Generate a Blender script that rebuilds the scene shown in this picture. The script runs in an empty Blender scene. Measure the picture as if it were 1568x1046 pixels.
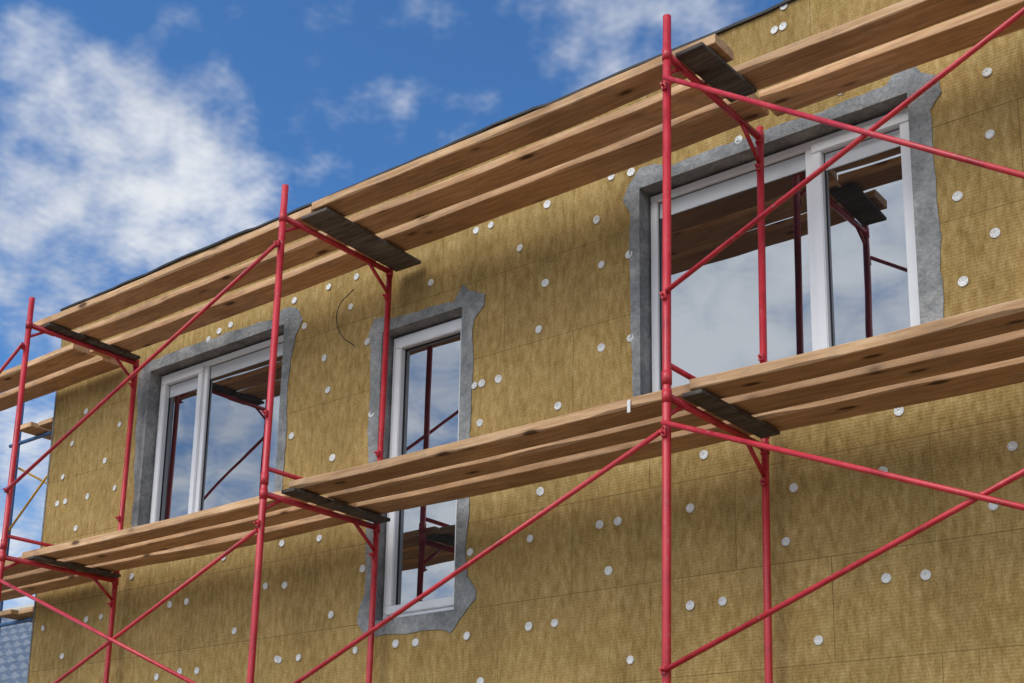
import bpy, bmesh, math, random
from mathutils import Vector, Matrix, noise
random.seed(7)
scene=bpy.context.scene
YW=1.12      # wall face
YG=1.25      # glass plane
K=.9614      # survey scale of the facade drawing -> metres
def wx(x): return x*K+.129
def wz(z): return z*K+.087

# ---------------------------------------------------------------- helpers
def new_mat(name):
    m=bpy.data.materials.new(name); m.use_nodes=True
    nt=m.node_tree; b=nt.nodes["Principled BSDF"]
    return m,nt,b
def N(nt,t,**kw):
    n=nt.nodes.new(t)
    for k,v in kw.items(): setattr(n,k,v)
    return n
def L(nt,a,b): nt.links.new(a,b)
def ramp(nt,src,stops,interp='LINEAR'):
    r=N(nt,"ShaderNodeValToRGB"); r.color_ramp.interpolation=interp
    e=r.color_ramp.elements
    e[0].position=stops[0][0]; e[0].color=(*stops[0][1],1)
    e[1].position=stops[-1][0]; e[1].color=(*stops[-1][1],1)
    for p,c in stops[1:-1]:
        x=e.new(p); x.color=(*c,1)
    L(nt,src,r.inputs[0]); return r.outputs[0]
def mix(nt,a,b,fac,mode='MIX'):
    m=N(nt,"ShaderNodeMix",data_type='RGBA',blend_type=mode)
    for s,v in((m.inputs[6],a),(m.inputs[7],b),(m.inputs[0],fac)):
        if hasattr(v,"is_linked") or hasattr(v,"links"): L(nt,v,s)
        elif isinstance(v,tuple): s.default_value=(*v,1)
        else: s.default_value=v
    return m.outputs[2]
def math_(nt,op,a,b=None,clamp=False):
    m=N(nt,"ShaderNodeMath",operation=op); m.use_clamp=clamp
    for i,v in enumerate((a,b)):
        if v is None: continue
        if isinstance(v,(int,float)): m.inputs[i].default_value=v
        else: L(nt,v,m.inputs[i])
    return m.outputs[0]
def coords(nt,scale=(1,1,1),kind="Object"):
    t=N(nt,"ShaderNodeTexCoord"); mp=N(nt,"ShaderNodeMapping"); mp.inputs["Scale"].default_value=scale
    L(nt,t.outputs[kind],mp.inputs[0]); return mp.outputs[0]
def noise_(nt,vec,scale,detail=4,rough=.55,dist=0):
    n=N(nt,"ShaderNodeTexNoise"); n.inputs["Scale"].default_value=scale; n.inputs["Detail"].default_value=detail
    n.inputs["Roughness"].default_value=rough; n.inputs["Distortion"].default_value=dist
    L(nt,vec,n.inputs["Vector"]); return n.outputs["Fac"]
def bump(nt,b,h,strength=.3,dist=.01,prev=None):
    n=N(nt,"ShaderNodeBump"); n.inputs["Strength"].default_value=strength; n.inputs["Distance"].default_value=dist
    L(nt,h,n.inputs["Height"])
    if prev: L(nt,prev,n.inputs["Normal"])
    L(nt,n.outputs[0],b.inputs["Normal"]); return n.outputs[0]

# ---------------------------------------------------------------- materials
def m_wool():
    m,nt,b=new_mat("mineral_wool_board")
    v=coords(nt)
    sep=N(nt,"ShaderNodeSeparateXYZ"); L(nt,v,sep.inputs[0])
    cmb=N(nt,"ShaderNodeCombineXYZ"); L(nt,sep.outputs[0],cmb.inputs[0]); L(nt,sep.outputs[2],cmb.inputs[1])
    br=N(nt,"ShaderNodeTexBrick"); br.offset=.5
    br.inputs["Scale"].default_value=1; br.inputs["Brick Width"].default_value=1.15; br.inputs["Row Height"].default_value=.577
    br.inputs["Mortar Size"].default_value=.0028; br.inputs["Mortar Smooth"].default_value=.4
    br.inputs["Color1"].default_value=(0,0,0,1); br.inputs["Color2"].default_value=(1,1,1,1); br.inputs["Mortar"].default_value=(.5,.5,.5,1)
    mp=N(nt,"ShaderNodeMapping"); mp.inputs["Location"].default_value=(.25,.08,0); L(nt,cmb.outputs[0],mp.inputs[0]); L(nt,mp.outputs[0],br.inputs["Vector"])
    streak=noise_(nt,coords(nt,(1,1,.34)),26,3,.7)
    fine=noise_(nt,coords(nt,(1,1,.7)),100,1,.6)
    big=noise_(nt,coords(nt,(1,1,.6)),1.7,4,.6)
    rib=N(nt,"ShaderNodeTexWave",wave_type='BANDS',bands_direction='Z',wave_profile='SIN')
    rib.inputs["Scale"].default_value=17; rib.inputs["Distortion"].default_value=1.3; rib.inputs["Detail"].default_value=0; rib.inputs["Detail Scale"].default_value=9
    L(nt,v,rib.inputs["Vector"])
    c=ramp(nt,streak,[(.25,(.285,.180,.058)),(.5,(.41,.277,.102)),(.75,(.54,.39,.17))])
    c=mix(nt,c,ramp(nt,big,[(.3,(.74,.73,.715)),(.7,(1.1,1.1,1.1))]),1.0,'MULTIPLY')
    c=mix(nt,c,ramp(nt,rib.outputs["Fac"],[(0,(.90,.89,.87)),(1,(1.05,1.05,1.05))]),.7,'MULTIPLY')
    c=mix(nt,c,ramp(nt,fine,[(.3,(.78,.78,.78)),(.7,(1.17,1.17,1.17))]),.8,'MULTIPLY')
    # tone per board
    c=mix(nt,c,ramp(nt,br.outputs["Color"],[(0,(.91,.91,.90)),(1,(1.06,1.06,1.06))]),1.0,'MULTIPLY')
    c=mix(nt,c,(.11,.075,.03),math_(nt,'MULTIPLY',br.outputs["Fac"],math_(nt,'MULTIPLY',big,1.25,True)))
    L(nt,c,b.inputs["Base Color"]); b.inputs["Roughness"].default_value=.95; b.inputs["Specular IOR Level"].default_value=.1
    h=math_(nt,'ADD',math_(nt,'MULTIPLY',rib.outputs["Fac"],.3),math_(nt,'MULTIPLY',streak,.75))
    bump(nt,b,h,.42,.006)
    return m
def m_wood(name,lo,mid,hi,gray=0.0):
    m,nt,b=new_mat(name)
    oi=N(nt,"ShaderNodeObjectInfo")
    tc=N(nt,"ShaderNodeTexCoord"); add=N(nt,"ShaderNodeVectorMath",operation='ADD')
    sc=N(nt,"ShaderNodeVectorMath",operation='SCALE'); sc.inputs[3].default_value=37.0
    cb=N(nt,"ShaderNodeCombineXYZ"); L(nt,oi.outputs["Random"],cb.inputs[0]); L(nt,oi.outputs["Random"],cb.inputs[1])
    L(nt,cb.outputs[0],sc.inputs[0]); L(nt,tc.outputs["Object"],add.inputs[0]); L(nt,sc.outputs[0],add.inputs[1])
    def mapd(s):
        mp=N(nt,"ShaderNodeMapping"); mp.inputs["Scale"].default_value=s; L(nt,add.outputs[0],mp.inputs[0]); return mp.outputs[0]
    g=noise_(nt,mapd((.6,9,9)),5,4,.6)
    g2=noise_(nt,mapd((.5,1,1)),2.4,2,.5)
    c=ramp(nt,g,[(.3,lo),(.5,mid),(.7,hi)])
    c=mix(nt,c,ramp(nt,g2,[(.3,(.74,.70,.67)),(.7,(1.18,1.17,1.15))]),.85,'MULTIPLY')
    vo=N(nt,"ShaderNodeTexVoronoi"); vo.inputs["Scale"].default_value=1; vo.inputs["Randomness"].default_value=1
    L(nt,mapd((2.3,6.5,6.5)),vo.inputs["Vector"])
    kn=ramp(nt,vo.outputs["Distance"],[(.09,(1,1,1)),(.15,(.25,.25,.25)),(.22,(0,0,0))])
    c=mix(nt,c,(.06,.026,.012),math_(nt,'MULTIPLY',kn,.9))
    dirt=noise_(nt,mapd((2,4,4)),3,3,.7)
    c=mix(nt,c,(.19,.15,.115),math_(nt,'MULTIPLY',ramp(nt,dirt,[(.52,(0,0,0)),(.74,(1,1,1))]),.45+gray*.4))
    # narrow edges coloured paler, as if lit more strongly than the undersides
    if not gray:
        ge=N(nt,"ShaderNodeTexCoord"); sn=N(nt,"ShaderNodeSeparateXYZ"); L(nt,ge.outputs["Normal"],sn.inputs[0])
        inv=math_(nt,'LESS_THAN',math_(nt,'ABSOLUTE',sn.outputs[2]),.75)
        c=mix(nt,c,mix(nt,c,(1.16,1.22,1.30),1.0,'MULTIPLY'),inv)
    v2=N(nt,"ShaderNodeHueSaturation"); L(nt,c,v2.inputs["Color"])
    L(nt,math_(nt,'ADD',math_(nt,'MULTIPLY',oi.outputs["Random"],.4),.88),v2.inputs["Value"])
    L(nt,v2.outputs[0],b.inputs["Base Color"]); b.inputs["Roughness"].default_value=.8; b.inputs["Specular IOR Level"].default_value=.2
    bump(nt,b,g,.4,.004)
    return m
def m_plaster():
    m,nt,b=new_mat("grey_adhesive_plaster")
    n=noise_(nt,coords(nt),5,5,.72); n2=noise_(nt,coords(nt,(1,1,1)),45,2,.6)
    c=ramp(nt,n,[(.32,(.165,.175,.175)),(.5,(.265,.272,.268)),(.68,(.40,.40,.385))])
    c=mix(nt,c,ramp(nt,n2,[(.3,(.78,.78,.78)),(.7,(1.14,1.14,1.14))]),.8,'MULTIPLY')
    L(nt,c,b.inputs["Base Color"]); b.inputs["Roughness"].default_value=1.0; b.inputs["Specular IOR Level"].default_value=.05
    bump(nt,b,math_(nt,'ADD',n,math_(nt,'MULTIPLY',n2,.3)),.8,.022)
    return m
def m_red():
    m,nt,b=new_mat("red_painted_steel")
    n=noise_(nt,coords(nt,(1,1,.5)),7,3,.65); n2=noise_(nt,coords(nt),45,3,.7)
    c=ramp(nt,n,[(.3,(.34,.015,.021)),(.5,(.54,.026,.038)),(.75,(.62,.045,.055))])
    c=mix(nt,c,(.36,.22,.19),math_(nt,'MULTIPLY',ramp(nt,n2,[(.60,(0,0,0)),(.70,(1,1,1))]),.55))
    L(nt,c,b.inputs["Base Color"])
    L(nt,ramp(nt,n,[(.3,(.28,.28,.28)),(.8,(.55,.55,.55))]),b.inputs["Roughness"])
    return m
def m_simple(name,col,rough=.5,var=.15,scale=12,metal=0,bmp=.1):
    m,nt,b=new_mat(name)
    n=noise_(nt,coords(nt),scale,3,.6)
    lo=tuple(x*(1-var) for x in col); hi=tuple(min(1,x*(1+var)) for x in col)
    L(nt,ramp(nt,n,[(.3,lo),(.7,hi)]),b.inputs["Base Color"])
    b.inputs["Roughness"].default_value=rough; b.inputs["Metallic"].default_value=metal
    if bmp: bump(nt,b,n,bmp,.004)
    return m
def m_glass():
    m=bpy.data.materials.new("window_glass"); m.use_nodes=True; nt=m.node_tree; nt.nodes.clear()
    o=N(nt,"ShaderNodeOutputMaterial"); mx=N(nt,"ShaderNodeMixShader")
    d=N(nt,"ShaderNodeBsdfDiffuse"); g=N(nt,"ShaderNodeBsdfGlossy"); g.inputs["Roughness"].default_value=.01
    g.inputs["Color"].default_value=(.92,.96,1.0,1)
    n=noise_(nt,coords(nt),1.6,1,.4)
    bp=N(nt,"ShaderNodeBump"); bp.inputs["Strength"].default_value=.12; bp.inputs["Distance"].default_value=.02; L(nt,n,bp.inputs["Height"]); L(nt,bp.outputs[0],g.inputs["Normal"])
    d.inputs["Color"].default_value=(.010,.011,.013,1)
    mx.inputs[0].default_value=.29
    L(nt,d.outputs[0],mx.inputs[1]); L(nt,g.outputs[0],mx.inputs[2]); L(nt,mx.outputs[0],o.inputs[0])
    return m
WOOL=m_wool(); PLAS=m_plaster(); RED=m_red(); GLASS=m_glass()
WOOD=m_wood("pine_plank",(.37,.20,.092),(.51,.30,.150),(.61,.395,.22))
OLDWOOD=m_wood("weathered_board",(.06,.055,.05),(.11,.098,.085),(.18,.16,.14),.5)
PVC=m_simple("white_pvc",(.78,.79,.80),.35,.04,6,0,0)
HEAD=m_simple("grey_white_head_strip",(.55,.58,.61),.4,.05,6,0,0)
DOWEL=m_simple("white_plastic_dowel",(.70,.70,.67),.5,.2,18,0,0)
DARK=m_simple("dark_rubber",(.02,.02,.02),.7,.3,12,0,0)
MEMB=m_simple("black_roof_membrane",(.022,.022,.024),.65,.35,8,0,.4)
BLUE=m_simple("blue_painted_steel",(.05,.12,.26),.45,.2,12,0,0)
YEL=m_simple("yellow_painted_steel",(.65,.36,.03),.45,.2,12,0,0)

# ---------------------------------------------------------------- geometry helpers
def link(ob,parent=None):
    scene.collection.objects.link(ob)
    if parent: ob.parent=parent
    return ob
def empty(name):
    e=bpy.data.objects.new(name,None); scene.collection.objects.link(e); return e
def mesh_obj(name,bm,mat,parent=None,smooth=False):
    me=bpy.data.meshes.new(name); bm.to_mesh(me); bm.free()
    if mat: me.materials.append(mat)
    if smooth:
        for p in me.polygons: p.use_smooth=True
    return link(bpy.data.objects.new(name,me),parent)
def add_tube(bm,p1,p2,r,seg=14):
    p1=Vector(p1);p2=Vector(p2);d=p2-p1;l=d.length
    q=d.to_track_quat('Z','Y').to_matrix().to_4x4()
    q.translation=(p1+p2)/2
    bmesh.ops.create_cone(bm,cap_ends=True,segments=seg,radius1=r,radius2=r,depth=l,matrix=q)
def add_box(bm,x0,x1,y0,y1,z0,z1,bev=0):
    r=bmesh.ops.create_cube(bm,size=1,matrix=Matrix.Translation(((x0+x1)/2,(y0+y1)/2,(z0+z1)/2))@Matrix.Diagonal((x1-x0,y1-y0,z1-z0,1)))
    if bev:
        es={e for v in r["verts"] for e in v.link_edges}
        bmesh.ops.bevel(bm,geom=list(es),offset=bev,segments=2,affect='EDGES')
def smooth_tubes(ob):
    for p in ob.data.polygons: p.use_smooth=len(p.vertices)==4
def tubes(name,segs,mat,parent):
    bm=bmesh.new()
    for s in segs: add_tube(bm,*s)
    ob=mesh_obj(name,bm,mat,parent); smooth_tubes(ob); return ob

# ---------------------------------------------------------------- building
bld=empty("insulated_building")
OPEN={"A":(-6.27,-4.50,5.06,6.62),"B":(-3.38,-2.58,4.035,6.265),"C":(-1.055,.79,5.06,6.70)}
OPEN={k:(wx(a),wx(b),wz(c),wz(d)) for k,(a,b,c,d) in OPEN.items()}
XL,XR,ZT=wx(-7.755),9.0,wz(7.61)
def fill_face(name,outer,holes,y,thick,mat,parent,jit=0):
    bm=bmesh.new(); edges=[]
    for lp in [outer]+holes:
        vs=[bm.verts.new((x,y,z)) for x,z in lp]
        for i in range(len(vs)): edges.append(bm.edges.new((vs[i],vs[(i+1)%len(vs)])))
    bmesh.ops.triangle_fill(bm,use_beauty=True,use_dissolve=False,edges=edges)
    bmesh.ops.recalc_face_normals(bm,faces=bm.faces)
    if thick:
        r=bmesh.ops.extrude_face_region(bm,geom=list(bm.faces))
        for v in [g for g in r["geom"] if isinstance(g,bmesh.types.BMVert)]: v.co.y-=thick
        bmesh.ops.recalc_face_normals(bm,faces=bm.faces)
    return mesh_obj(name,bm,mat,parent)
def rect(o): a,b,c,d=o; return [(a,c),(b,c),(b,d),(a,d)]
fill_face("front_wall",[(XL,-.2),(XR,-.2),(XR,ZT),(XL,ZT)],[rect(o) for o in OPEN.values()],YW,0,WOOL,bld)
bm=bmesh.new()   # side/back/inner shell
for q in ([(XL,YW,-.2),(XL,11,-.2),(XL,11,ZT),(XL,YW,ZT)],[(XR,YW,-.2),(XR,11,-.2),(XR,11,ZT),(XR,YW,ZT)],[(XL,11,-.2),(XR,11,-.2),(XR,11,ZT),(XL,11,ZT)]):
    bm.faces.new([bm.verts.new(c) for c in q])
mesh_obj("side_walls",bm,WOOL,bld)
bm=bmesh.new(); add_box(bm,XL-.006,XL+.012,YW-.006,YW+.04,-.2,ZT-.01); mesh_obj("corner_bead",bm,PLAS,bld)
# roof membrane with uneven lip
bm=bmesh.new(); xs=[XL-.05+i*.12 for i in range(int((XR-XL+.1)/.12)+1)]
prev=None
for x in xs:
    w=noise.noise(Vector((x*1.7,3,0)))*.010+noise.noise(Vector((x*6,9,0)))*.008
    st=.008 if math.sin(x*2.1)>.3 else 0
    prof=[(YW+.02,ZT-.012+w),(YW-.018-abs(w),ZT-.010+w+st),(YW-.02,ZT+.008+w+st),(YW+.0,ZT+.014+w+st),(YW+.3,ZT+.014),(11.05,ZT+.03)]
    row=[bm.verts.new((x,a,b)) for a,b in prof]
    if prev:
        for i in range(len(row)-1): bm.faces.new((prev[i],row[i],row[i+1],prev[i+1]))
    prev=row
mesh_obj("roof_membrane",bm,MEMB,bld)

def ragged(pts,amp=.012,step=.05,seed=0):
    out=[]
    for i,(x,z) in enumerate(pts):
        x2,z2=pts[(i+1)%len(pts)]; l=math.hypot(x2-x,z2-z); n=max(1,int(l/step))
        for k in range(n):
            t=k/n; px=x+(x2-x)*t; pz=z+(z2-z)*t
            dx=noise.noise(Vector((px*4+seed,pz*4,1)))*amp*1.6+noise.noise(Vector((px*15+seed,pz*15,1)))*amp*.6
            dz=noise.noise(Vector((px*4+seed,pz*4,7)))*amp*1.6+noise.noise(Vector((px*15+seed,pz*15,7)))*amp*.6
            out.append((px+dx,pz+dz))
    return out
plA=[(-6.36,4.97),(-6.345,5.18),(-6.40,6.0),(-6.44,6.60),(-6.40,6.70),(-6.28,6.73),(-5.5,6.72),(-4.62,6.71),(-4.52,6.75),(-4.37,6.73),(-4.28,6.60),(-4.35,6.49),(-4.41,6.3),(-4.41,4.97)]
plB=[(-3.49,6.13),(-3.53,6.27),(-3.47,6.39),(-3.36,6.385),(-3.29,6.35),(-2.66,6.33),(-2.60,6.40),(-2.57,6.44),(-2.52,6.38),(-2.39,6.31),(-2.40,6.22),(-2.47,6.13),(-2.48,4.27),(-2.40,4.15),(-2.40,4.08),(-2.52,3.97),(-2.61,3.87),(-2.72,3.93),(-3.0,3.92),(-3.30,3.93),(-3.43,3.94),(-3.51,4.05),(-3.50,4.15),(-3.45,4.24)]
plC=[(-1.14,4.97),(-1.11,5.24),(-1.14,6.55),(-1.19,6.66),(-1.13,6.74),(-1.05,6.85),(-.95,6.84),(-.85,6.79),(.68,6.80),(.74,6.87),(.82,6.885),(.88,6.80),(.97,6.74),(.99,6.62),(.92,6.54),(.93,5.9),(.92,4.97)]
for nm,pl in(("A",plA),("B",plB),("C",plC)):
    pl=[(wx(a),wz(b)) for a,b in pl]
    o=OPEN[nm]; h=[(o[0]+.001,o[2]+.001),(o[1]-.001,o[2]+.001),(o[1]-.001,o[3]-.001),(o[0]+.001,o[3]-.001)]
    fill_face("plaster_surround_"+nm.lower(),ragged(pl,.014,.025,ord(nm)),[h],YW-.001,.006,PLAS,bld)
    bm=bmesh.new(); a,b,c,d=o; y0,y1=YW-.004,YW+.30
    for q in ([(a,y0,c),(a,y1,c),(a,y1,d),(a,y0,d)],[(b,y0,c),(b,y1,c),(b,y1,d),(b,y0,d)],[(a,y0,d),(a,y1,d),(b,y1,d),(b,y0,d)],[(a,y0,c),(a,y1,c),(b,y1,c),(b,y0,c)]):
        bm.faces.new([bm.verts.new(v) for v in q])
    mesh_obj("reveal_"+nm.lower(),bm,PLAS,bld)
# windows
def frame_rect(bm,x0,x1,z0,z1,w,y0,y1,bev=.004):
    add_box(bm,x0,x1,y0,y1,z1-w,z1,bev); add_box(bm,x0,x1,y0,y1,z0,z0+w,bev)
    add_box(bm,x0,x0+w,y0+.001,y1-.001,z0+w,z1-w,bev); add_box(bm,x1-w,x1,y0+.001,y1-.001,z0+w,z1-w,bev)
def window(nm,x0,x1,z0,z1,mull,sash,strip=0):
    x0,x1,z0,z1=wx(x0),wx(x1),wz(z0),wz(z1); mull=[wx(m) for m in mull]
    root=bpy.data.objects.new("window_"+nm,None); link(root,bld)
    bm=bmesh.new(); frame_rect(bm,x0,x1,z0,z1,.05,YG-.03,YG+.04)
    panes=[]; cuts=[x0+.05]+[c for m in mull for c in (m-.03,m+.03)]+[x1-.05]
    for m in mull: add_box(bm,m-.03,m+.03,YG-.029,YG+.039,z0+.05,z1-.05,.004)
    for i in range(0,len(cuts),2):
        a,b=cuts[i],cuts[i+1]; k=i//2
        if k in sash:
            frame_rect(bm,a-.012,b+.012,z0+.038,z1-.038,.062,YG-.05,YG+.02,.006); panes.append((a+.05,b-.05,z0+.1,z1-.1))
        else: panes.append((a,b,z0+.05,z1-.05))
    mesh_obj("frame",bm,PVC,root)
    if strip:  # pale grey strip added along the top of each pane
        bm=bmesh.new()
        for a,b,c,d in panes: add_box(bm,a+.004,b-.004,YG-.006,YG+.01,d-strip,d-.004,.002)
        mesh_obj("head_strip",bm,HEAD,root)
    bm=bmesh.new()
    for a,b,c,d in panes:   # gaskets
        frame_rect(bm,a-.003,b+.003,c-.003,d+.003,.008,YG-.008,YG+.004,0)
    mesh_obj("gaskets",bm,DARK,root)
    bm=bmesh.new()
    for i,(a,b,c,d) in enumerate(panes): 
        t=random.uniform(-.002,.002)
        bm.faces.new([bm.verts.new(v) for v in ((a,YG+t,c),(b,YG-t,c),(b,YG-t,d),(a,YG+t,d))])
    mesh_obj("glass",bm,GLASS,root)
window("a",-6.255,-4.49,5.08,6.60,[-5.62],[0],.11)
window("b",-3.365,-2.57,4.05,6.245,[],[0])
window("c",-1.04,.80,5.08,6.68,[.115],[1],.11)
# dowels
DW="""3,760;-4,746;2,746;-55,753;120,688;125,665;38,687;124,627;-31,679;104,596;123,568;104,545;124,447;64,479;-60,477;53,446;-1,446;-70,445;-7,415;112,417;52,386;74,385;-49,385;-71,385;11,356;-114,356;-182,683;-140,658;-112,684;-128,686;-206,657;-233,683;-247,683;-290,654;-183,624;-136,624;-114,625;-188,591;-136,565;-113,566;-171,532;-223,563;-238,563;-245,563;-239,534;-185,475;-193,444;-137,445;-123,445;-130,414;-172,385;-193,385;-246,384;-293,384;-312,385;-352,384;-233,352;-379,413;-396,474;-438,476;-432,442;-454,444;-412,384;-433,384;-488,412;-507,474;-551,443;-573,443;-531,384;-553,385;-583,383;-629,474;-669,443;-691,443;-758,442;-723,413;-386,536;-395,593;-401,621;-374,657;-426,654;-400,681;-369,681;-440,680;-346,563;-354,623;-434,563;-519,679;-534,677;-548,673;-667,620;-685,589;-666,560;-721,531;-707,559;-742,560;-755,560;-722,644;-740,616;-750,585;-348,444;-245,442;-436,385;190,716;185,627;178,565;190,447;160,416;185,386;150,356;210,687"""
bm=bmesh.new(); bm2=bmesh.new()
for s in DW.split(";"):
    x,z=[int(t)/100 for t in s.split(",")]; x,z=wx(x),wz(z)
    y=YW-.002-random.uniform(0,.002); r=.0265+random.uniform(-.0015,.002)
    R_=Matrix.Translation((x,y,z))@Matrix.Rotation(random.uniform(-.1,.1),4,'Z')@Matrix.Rotation(math.pi/2+random.uniform(-.1,.1),4,'X')
    # lathe: dished cap with raised rim and recessed pin hole
    prof=[(r,-.003),(r,.0035),(r*.9,.0048),(r*.55,.0032),(r*.34,.0034),(r*.27,.0005),(0.0001,.0003)]; seg=20; rings=[]
    for rr,h in prof:
        rings.append([bm.verts.new(R_@Vector((rr*math.cos(2*math.pi*k/seg),rr*math.sin(2*math.pi*k/seg),h))) for k in range(seg)])
    for i in range(len(rings)-1):
        for k in range(seg): bm.faces.new((rings[i][k],rings[i][(k+1)%seg],rings[i+1][(k+1)%seg],rings[i+1][k]))
    for k in range(6):
        a=k*math.pi/3+x*7
        bmesh.ops.create_circle(bm2,cap_ends=True,segments=8,radius=.0025,matrix=R_@Matrix.Translation((.0185*math.cos(a),.0185*math.sin(a),.0056)))
mesh_obj("insulation_dowels",bm,DOWEL,bld); mesh_obj("dowel_holes",bm2,m_simple("dowel_hole",(.40,.38,.33),.8,.1,12,0,0),bld)
# dangling cable beside narrow window
cu=bpy.data.curves.new("loose_cable","CURVE"); cu.dimensions='3D'; cu.bevel_depth=.0035
sp=cu.splines.new('BEZIER'); pts=[(wx(-3.70),YW-.02,wz(6.70)),(wx(-3.83),YW-.05,wz(6.56)),(wx(-3.80),YW-.04,wz(6.35)),(wx(-3.66),YW-.02,wz(6.22))]
sp.bezier_points.add(len(pts)-1)
for b_,p in zip(sp.bezier_points,pts): b_.co=p; b_.handle_left_type=b_.handle_right_type='AUTO'
ob=bpy.data.objects.new("loose_cable",cu); cu.materials.append(DARK); link(ob,bld)

# ---------------------------------------------------------------- scaffolding
scf=empty("red_scaffolding")
RP=.0225
fx=[-9,-6,-3,0,3,6]
for i,x in enumerate(fx):
    t=[]; 
    xf=lambda z:x+(z-4.6)*.012
    t.append(((xf(.0),0,0.05),(xf(6.74),0,6.74),RP)); t.append(((xf(0),1.02,0.05),(xf(6.6),1.02,6.58),RP*.95))
    tubes("posts_%d"%i,t,RED,scf)
    t=[]
    for zb in (.78,2.69,4.60,6.51):
        t.append(((xf(zb),.0,zb),(xf(zb),1.02,zb),.020))
        t.append(((xf(zb),.80,zb-.005),(xf(zb-.14),1.015,zb-.17),.013))
        t.append(((xf(zb),.16,zb-.002),(xf(zb),.01,zb-.10),.011))
        if zb<6: t.append(((xf(zb+.17),0,zb+.17),(xf(zb+.17),1.02,zb+.17),.015))
        for y in (0,1.02):
            if zb<6: t.append(((xf(zb+.06),y,zb+.06),(xf(zb+.13),y,zb+.13),RP+.004))
            t.append(((xf(zb-.035),y,zb-.035),(xf(zb+.03),y,zb+.03),RP+.0035))
    tubes("transoms_%d"%i,t,RED,scf)
    bm=bmesh.new()
    for zb in (.78,2.69,4.60,6.51):
        for y in(-.0,1.02):
            for dz in (-.20,-1.38):
                add_box(bm,xf(zb+dz)-.015,xf(zb+dz)+.015,y-.036,y-.018,zb+dz-.02,zb+dz+.02,.003)
                add_tube(bm,(xf(zb+dz),y-.06,zb+dz),(xf(zb+dz),y-.02,zb+dz),.007,8)
    mesh_obj("brace_catches_%d"%i,bm,RED,scf)
B=[((-5.98,5.11),(-2.97,6.30)),((-6.0,3.19),(-3.01,4.36)),((-6.0,4.43),(-3.0,3.22)),((-3.0,3.18),(-.0,4.42)),
   ((.03,6.35),(3.0,4.40)),((.02,5.15),(3.0,6.47)),((.0,4.45),(3.0,3.20)),((-.01,3.22),(3.0,4.39)),
   ((-9,4.60),(-5.96,6.33)),((-9,4.43),(-6,3.2)),((3,4.4),(6,3.2)),((3,6.4),(6,5.1))]
t=[((a[0],-.045+(.02 if i%2 else 0),a[1]),(b[0],-.045+(.02 if i%2 else 0),b[1]),.0135) for i,(a,b) in enumerate(B)]
for z0 in (-.7,1.25): 
    for x in fx[:-1]: t.append(((x,-.04,z0+.55),(x+3,-.04,z0+1.75),.0135))
tubes("diagonal_braces",t,RED,scf)

def plank(name,x0,x1,y0,y1,z,th,parent,mat=WOOD,seed=0,skew=0,dz=0):
    """sawn plank along x with slight bow and uneven edges"""
    bm=bmesh.new(); n=max(4,int((x1-x0)/.12)); rows=[]
    for i in range(n+1):
        t=i/n; x=x0+(x1-x0)*t
        sag=-.012*math.sin(math.pi*((x%3)/3))*1.0+noise.noise(Vector((x*.8,seed*3.1,0)))*.007+dz*t
        e0=noise.noise(Vector((x*1.5,seed*5.7,2)))*.008+noise.noise(Vector((x*6,seed*5.7,2)))*.003; e1=noise.noise(Vector((x*1.5,seed*5.7,9)))*.008
        a=y0+e0+skew*t; b=y1+e1+skew*t; tw=noise.noise(Vector((x*.5,seed,4)))*.005
        c=.004+max(0,noise.noise(Vector((x*2.2,seed*2.3,5))))*.022   # wane on the lower front arris
        d=.004
        prof=[(a+c,z+sag-tw),(b-d,z+sag+tw),(b,z+sag+d+tw),(b,z+sag+th-d+tw),(b-d,z+sag+th+tw),(a+d,z+sag+th-tw),(a,z+sag+th-d-tw),(a,z+sag+c-tw)]
        rows.append([bm.verts.new((x,p,q)) for p,q in prof])
    for i in range(n):
        for k in range(8):
            bm.faces.new((rows[i][k],rows[i][(k+1)%8],rows[i+1][(k+1)%8],rows[i+1][k]))
    bm.faces.new(rows[0]); bm.faces.new(rows[-1][::-1])
    bmesh.ops.recalc_face_normals(bm,faces=bm.faces)
    return mesh_obj(name,bm,mat,parent)
up=empty("plank_deck"); lo=empty("plank_deck")
ZU,ZL=6.564,4.654
P=[# upper
 (up,-6.15,-2.86,.13,.33,ZU),(up,-6.10,-2.80,.42,.61,ZU),(up,-6.2,-2.9,.71,.92,ZU),
 (up,-2.84,.24,.12,.32,ZU+.004),(up,-2.78,.10,.40,.61,ZU),(up,-2.88,.14,.70,.93,ZU+.003),
 (up,.13,4.2,.44,.65,ZU-.002),(up,.17,4.4,.74,.96,ZU+.002),
 (up,-10.2,-6.24,.56,.78,ZU),(up,-10.2,-6.26,.86,1.06,ZU),
 # lower
 (lo,-6.15,-2.96,.25,.43,ZL),(lo,-6.1,-2.9,.51,.69,ZL),(lo,-6.2,-2.93,.77,.95,ZL),
 (lo,-2.94,.04,.15,.35,ZL),(lo,-2.88,.0,.43,.62,ZL+.003),(lo,-2.91,.06,.71,.93,ZL),
 (lo,.06,4.3,.12,.33,ZL+.003),(lo,.02,4.3,.41,.63,ZL),(lo,.08,4.3,.71,.95,ZL+.002),
 (lo,-10.2,-6.22,.33,.53,ZL),(lo,-10.2,-6.24,.60,.80,ZL),(lo,-10.2,-6.24,.87,1.06,ZL)]
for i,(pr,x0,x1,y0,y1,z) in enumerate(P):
    plank("plank_%d"%(i+1),x0,x1,y0,y1,z,.056,pr,seed=i+1,skew=random.uniform(-.02,.02))
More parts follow.
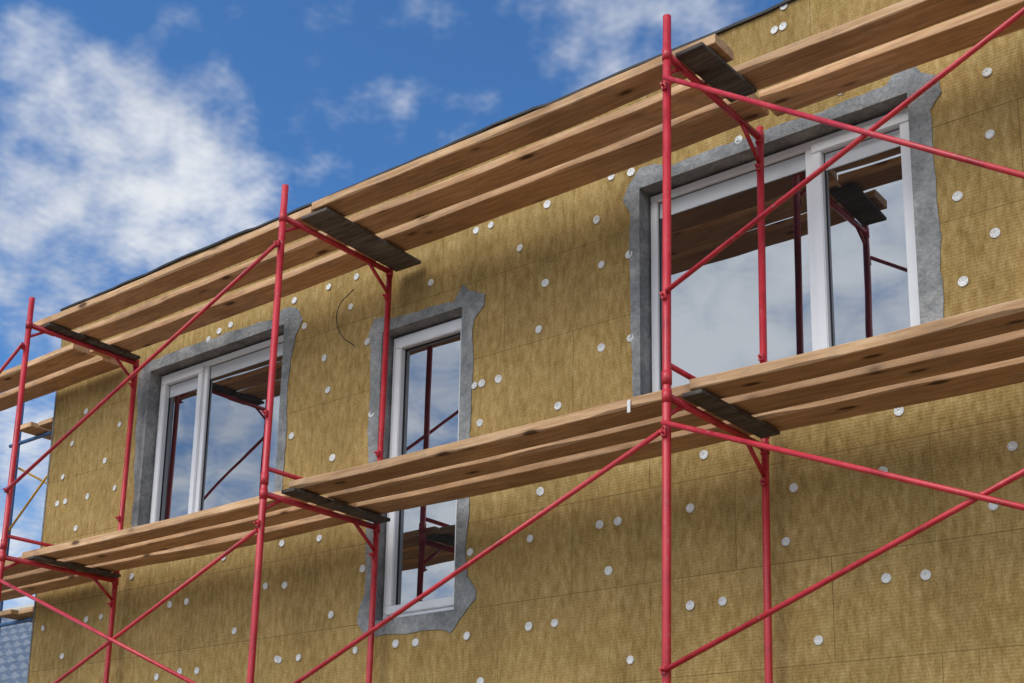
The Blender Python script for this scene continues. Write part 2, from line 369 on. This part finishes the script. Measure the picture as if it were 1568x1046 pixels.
def crossboard(parent,xc,w,y0,y1,z,seed):
    bm=bmesh.new(); add_box(bm,-w/2,w/2,-(y1-y0)/2,(y1-y0)/2,-.0115,.0115,.003)
    ob=mesh_obj("bearer_board",bm,OLDWOOD,parent); ob.location=(xc,(y0+y1)/2,z); ob.rotation_euler[2]=seed
for pr,xc,w,y0,y1,z,s in((up,-2.83,.24,.12,1.08,ZU-.026,.03),(up,.13,.17,.06,.62,ZU-.026,-.04),(up,-5.93,.09,.12,1.0,ZU-.026,.01),
                       (lo,-2.90,.12,.1,1.0,ZL-.026,.02),(lo,.09,.12,.10,.9,ZL-.026,-.02),(lo,-5.94,.09,.2,1.0,ZL-.026,.01)):
    crossboard(pr,xc,w,y0,y1,z,s)
bm=bmesh.new(); add_box(bm,-.335,-.315,.145,.149,ZL-.03,ZL+.04,.001); mesh_obj("strap",bm,DOWEL,lo)

# ---------------------------------------------------------------- side scaffold round the corner
ss=empty("side_scaffolding")
tubes("posts",[((-9.25,1.9,0),(-9.25,1.9,7.4),.022),((-9.25,4.9,0),(-9.25,4.9,7.4),.022),((-8.15,4.9,0),(-8.15,4.9,7.4),.022)],BLUE,ss)
tubes("ledgers",[((-9.4,1.9,6.66),(-7.95,1.9,6.66),.02),((-9.4,1.9,4.70),(-7.95,1.9,4.70),.02),((-9.4,4.9,6.66),(-8.0,4.9,6.66),.02)],BLUE,ss)
tubes("braces",[((-9.25,1.93,6.4),(-8.2,4.9,5.2),.012),((-9.3,1.86,5.6),(-8.4,1.86,6.3),.012)],YEL,ss)
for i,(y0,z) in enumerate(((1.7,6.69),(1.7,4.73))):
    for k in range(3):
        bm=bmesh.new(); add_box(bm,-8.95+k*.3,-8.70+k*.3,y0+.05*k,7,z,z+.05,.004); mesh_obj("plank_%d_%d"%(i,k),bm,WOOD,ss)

# ---------------------------------------------------------------- neighbouring house
nh=empty("neighbour_house")
def m_tiles():
    m,nt,b=new_mat("blue_grey_metal_tiles")
    n=noise_(nt,coords(nt),2,3,.6)
    L(nt,ramp(nt,n,[(.3,(.10,.125,.16)),(.7,(.17,.20,.24))]),b.inputs["Base Color"]); b.inputs["Roughness"].default_value=.4
    return m
TILE=m_tiles()
bm=bmesh.new(); nx,ny=270,72; ridge=(13.5,8.9); eave=(8.6,5.4); x0,x1=-46,-19
g=[]
for j in range(ny+1):
    t=j/ny; row=[]
    for i in range(nx+1):
        x=x0+(x1-x0)*i/nx
        h=.045*math.cos(2*math.pi*i/4)+.10*((t*12)%1)
        row.append(bm.verts.new((x,eave[0]+(ridge[0]-eave[0])*t,eave[1]+(ridge[1]-eave[1])*t-h)))
    g.append(row)
for j in range(ny):
    for i in range(nx): bm.faces.new((g[j][i],g[j][i+1],g[j+1][i+1],g[j+1][i]))
bmesh.ops.recalc_face_normals(bm,faces=bm.faces)
mesh_obj("tiled_roof_front",bm,TILE,nh)
bm=bmesh.new(); bm.faces.new([bm.verts.new(v) for v in((x0,13.5,8.9),(x1,13.5,8.9),(x1,18.4,5.4),(x0,18.4,5.4))]); mesh_obj("roof_back",bm,TILE,nh)
bm=bmesh.new(); add_box(bm,x0+.5,x1-.5,9.2,17.8,-.2,5.5); add_tube(bm,(x0,13.5,8.92),(x1,13.5,8.92),.12); mesh_obj("walls",bm,m_simple("render_cream",(.5,.47,.4),.9,.15,12,0,0),nh)
bm=bmesh.new()
for xx in (-42,-37,-32,-27,-22): add_box(bm,xx-.7,xx+.7,9.12,9.22,1,2.5,.01); 
mesh_obj("windows",bm,DARK,nh)

# ---------------------------------------------------------------- ground
bm=bmesh.new(); bmesh.ops.create_grid(bm,x_segments=80,y_segments=80,size=400)
for v in bm.verts: v.co.z=noise.noise(v.co*.05)*.15 if v.co.length>30 else 0
m,nt,b=new_mat("dry_gravelly_soil")
n=noise_(nt,coords(nt),.6,3,.65)
L(nt,ramp(nt,n,[(.3,(.13,.11,.08)),(.7,(.24,.21,.17))]),b.inputs["Base Color"]); b.inputs["Roughness"].default_value=.95
mesh_obj("ground",bm,m)

# ---------------------------------------------------------------- light
SUN_EL,SUN_AZ=math.radians(50),math.radians(18)   # azimuth: towards -x from the facade normal
sd=Vector((-math.sin(SUN_AZ)*math.cos(SUN_EL),-math.cos(SUN_AZ)*math.cos(SUN_EL),math.sin(SUN_EL)))
sl=bpy.data.lights.new("sun","SUN"); sl.energy=1.7; sl.angle=math.radians(32); sl.color=(1,.95,.88)
so=bpy.data.objects.new("sun",sl); link(so); so.rotation_euler=sd.to_track_quat('Z','Y').to_euler()
w=bpy.data.worlds.new("World"); scene.world=w; w.use_nodes=True; nt=w.node_tree
bg=nt.nodes["Background"]; bg.inputs[1].default_value=.1
sky=N(nt,"ShaderNodeTexSky",sky_type='NISHITA'); sky.sun_disc=False; sky.sun_elevation=SUN_EL
sky.sun_rotation=math.atan2(sd.x,sd.y); sky.air_density=1.0; sky.dust_density=.4; sky.ozone_density=2.5
tc=N(nt,"ShaderNodeTexCoord"); D=tc.outputs["Generated"]
sep=N(nt,"ShaderNodeSeparateXYZ"); L(nt,D,sep.inputs[0])
zz=math_(nt,'ADD',math_(nt,'MAXIMUM',sep.outputs[2],0.0),.22)
cmb=N(nt,"ShaderNodeCombineXYZ"); L(nt,math_(nt,'DIVIDE',sep.outputs[0],zz),cmb.inputs[0]); L(nt,math_(nt,'DIVIDE',sep.outputs[1],zz),cmb.inputs[1])
PV=cmb.outputs[0]
def blob(c,a_in,a_out,wt):
    d=N(nt,"ShaderNodeVectorMath",operation='DOT_PRODUCT'); L(nt,D,d.inputs[0]); d.inputs[1].default_value=Vector(c).normalized()
    mr=N(nt,"ShaderNodeMapRange",interpolation_type='SMOOTHSTEP'); L(nt,d.outputs["Value"],mr.inputs[0])
    mr.inputs[1].default_value=math.cos(math.radians(a_out)); mr.inputs[2].default_value=math.cos(math.radians(a_in)); mr.inputs[3].default_value=0; mr.inputs[4].default_value=wt
    return mr.outputs[0]
cov=None
for bl in (((-.738,.475,.465),1,8.3,.70),((-.78,.455,.42),0,7.5,.68),((-.837,.488,.246),1,8,.70),((-.445,.685,.580),0,6.5,.58),((-.595,.594,.56),0,9,.27)):
    x=blob(*bl); cov=x if cov is None else math_(nt,'MAXIMUM',cov,x)
back=blob((0.1,-.92,.30),30,88,1.0)
cov=math_(nt,'MAXIMUM',cov,math_(nt,'MULTIPLY',back,.95))
n1=noise_(nt,PV,4.2,5,.6); n2=noise_(nt,PV,17,3,.62)
val=math_(nt,'ADD',math_(nt,'ADD',math_(nt,'MULTIPLY',n1,.85),math_(nt,'MULTIPLY',n2,.62)),math_(nt,'MULTIPLY',cov,.62))
mr=N(nt,"ShaderNodeMapRange",interpolation_type='SMOOTHSTEP'); L(nt,val,mr.inputs[0]); mr.inputs[1].default_value=.87; mr.inputs[2].default_value=1.40
cc=ramp(nt,n1,[(.32,(4.9,5.4,6.3)),(.6,(7.9,8.2,8.7))])
# thin bright cloud around the sun, behind the camera
bgain=math_(nt,'ADD',math_(nt,'MULTIPLY',back,1.1),1.0)
sc=N(nt,"ShaderNodeVectorMath",operation='SCALE'); L(nt,cc,sc.inputs[0]); L(nt,bgain,sc.inputs[3])
tint=mix(nt,sky.outputs[0],(.66,1.12,1.52),1.0,'MULTIPLY')
L(nt,mix(nt,tint,sc.outputs[0],mr.outputs[0]),bg.inputs[0])

# ---------------------------------------------------------------- camera
a,b_,c_=.6665,.2326,.0148
F=Vector((-math.sin(a)*math.cos(b_),math.cos(a)*math.cos(b_),math.sin(b_)))
R=Vector((math.cos(a),math.sin(a),0)); U=R.cross(F)
R2=R*math.cos(c_)+U*math.sin(c_); U2=-R*math.sin(c_)+U*math.cos(c_)
cam=bpy.data.cameras.new("camera"); co=bpy.data.objects.new("camera",cam); link(co)
M=Matrix((R2,U2,-F)).transposed().to_4x4(); M.translation=(3.34,-5.3481,2.2504); co.matrix_world=M
cam.sensor_width=36; cam.lens=2042.6/1568*36; cam.shift_x=-.0151; cam.shift_y=.2163; cam.clip_end=2000
scene.camera=co
scene.view_settings.view_transform='Standard'; scene.view_settings.look='None'; scene.view_settings.exposure=0
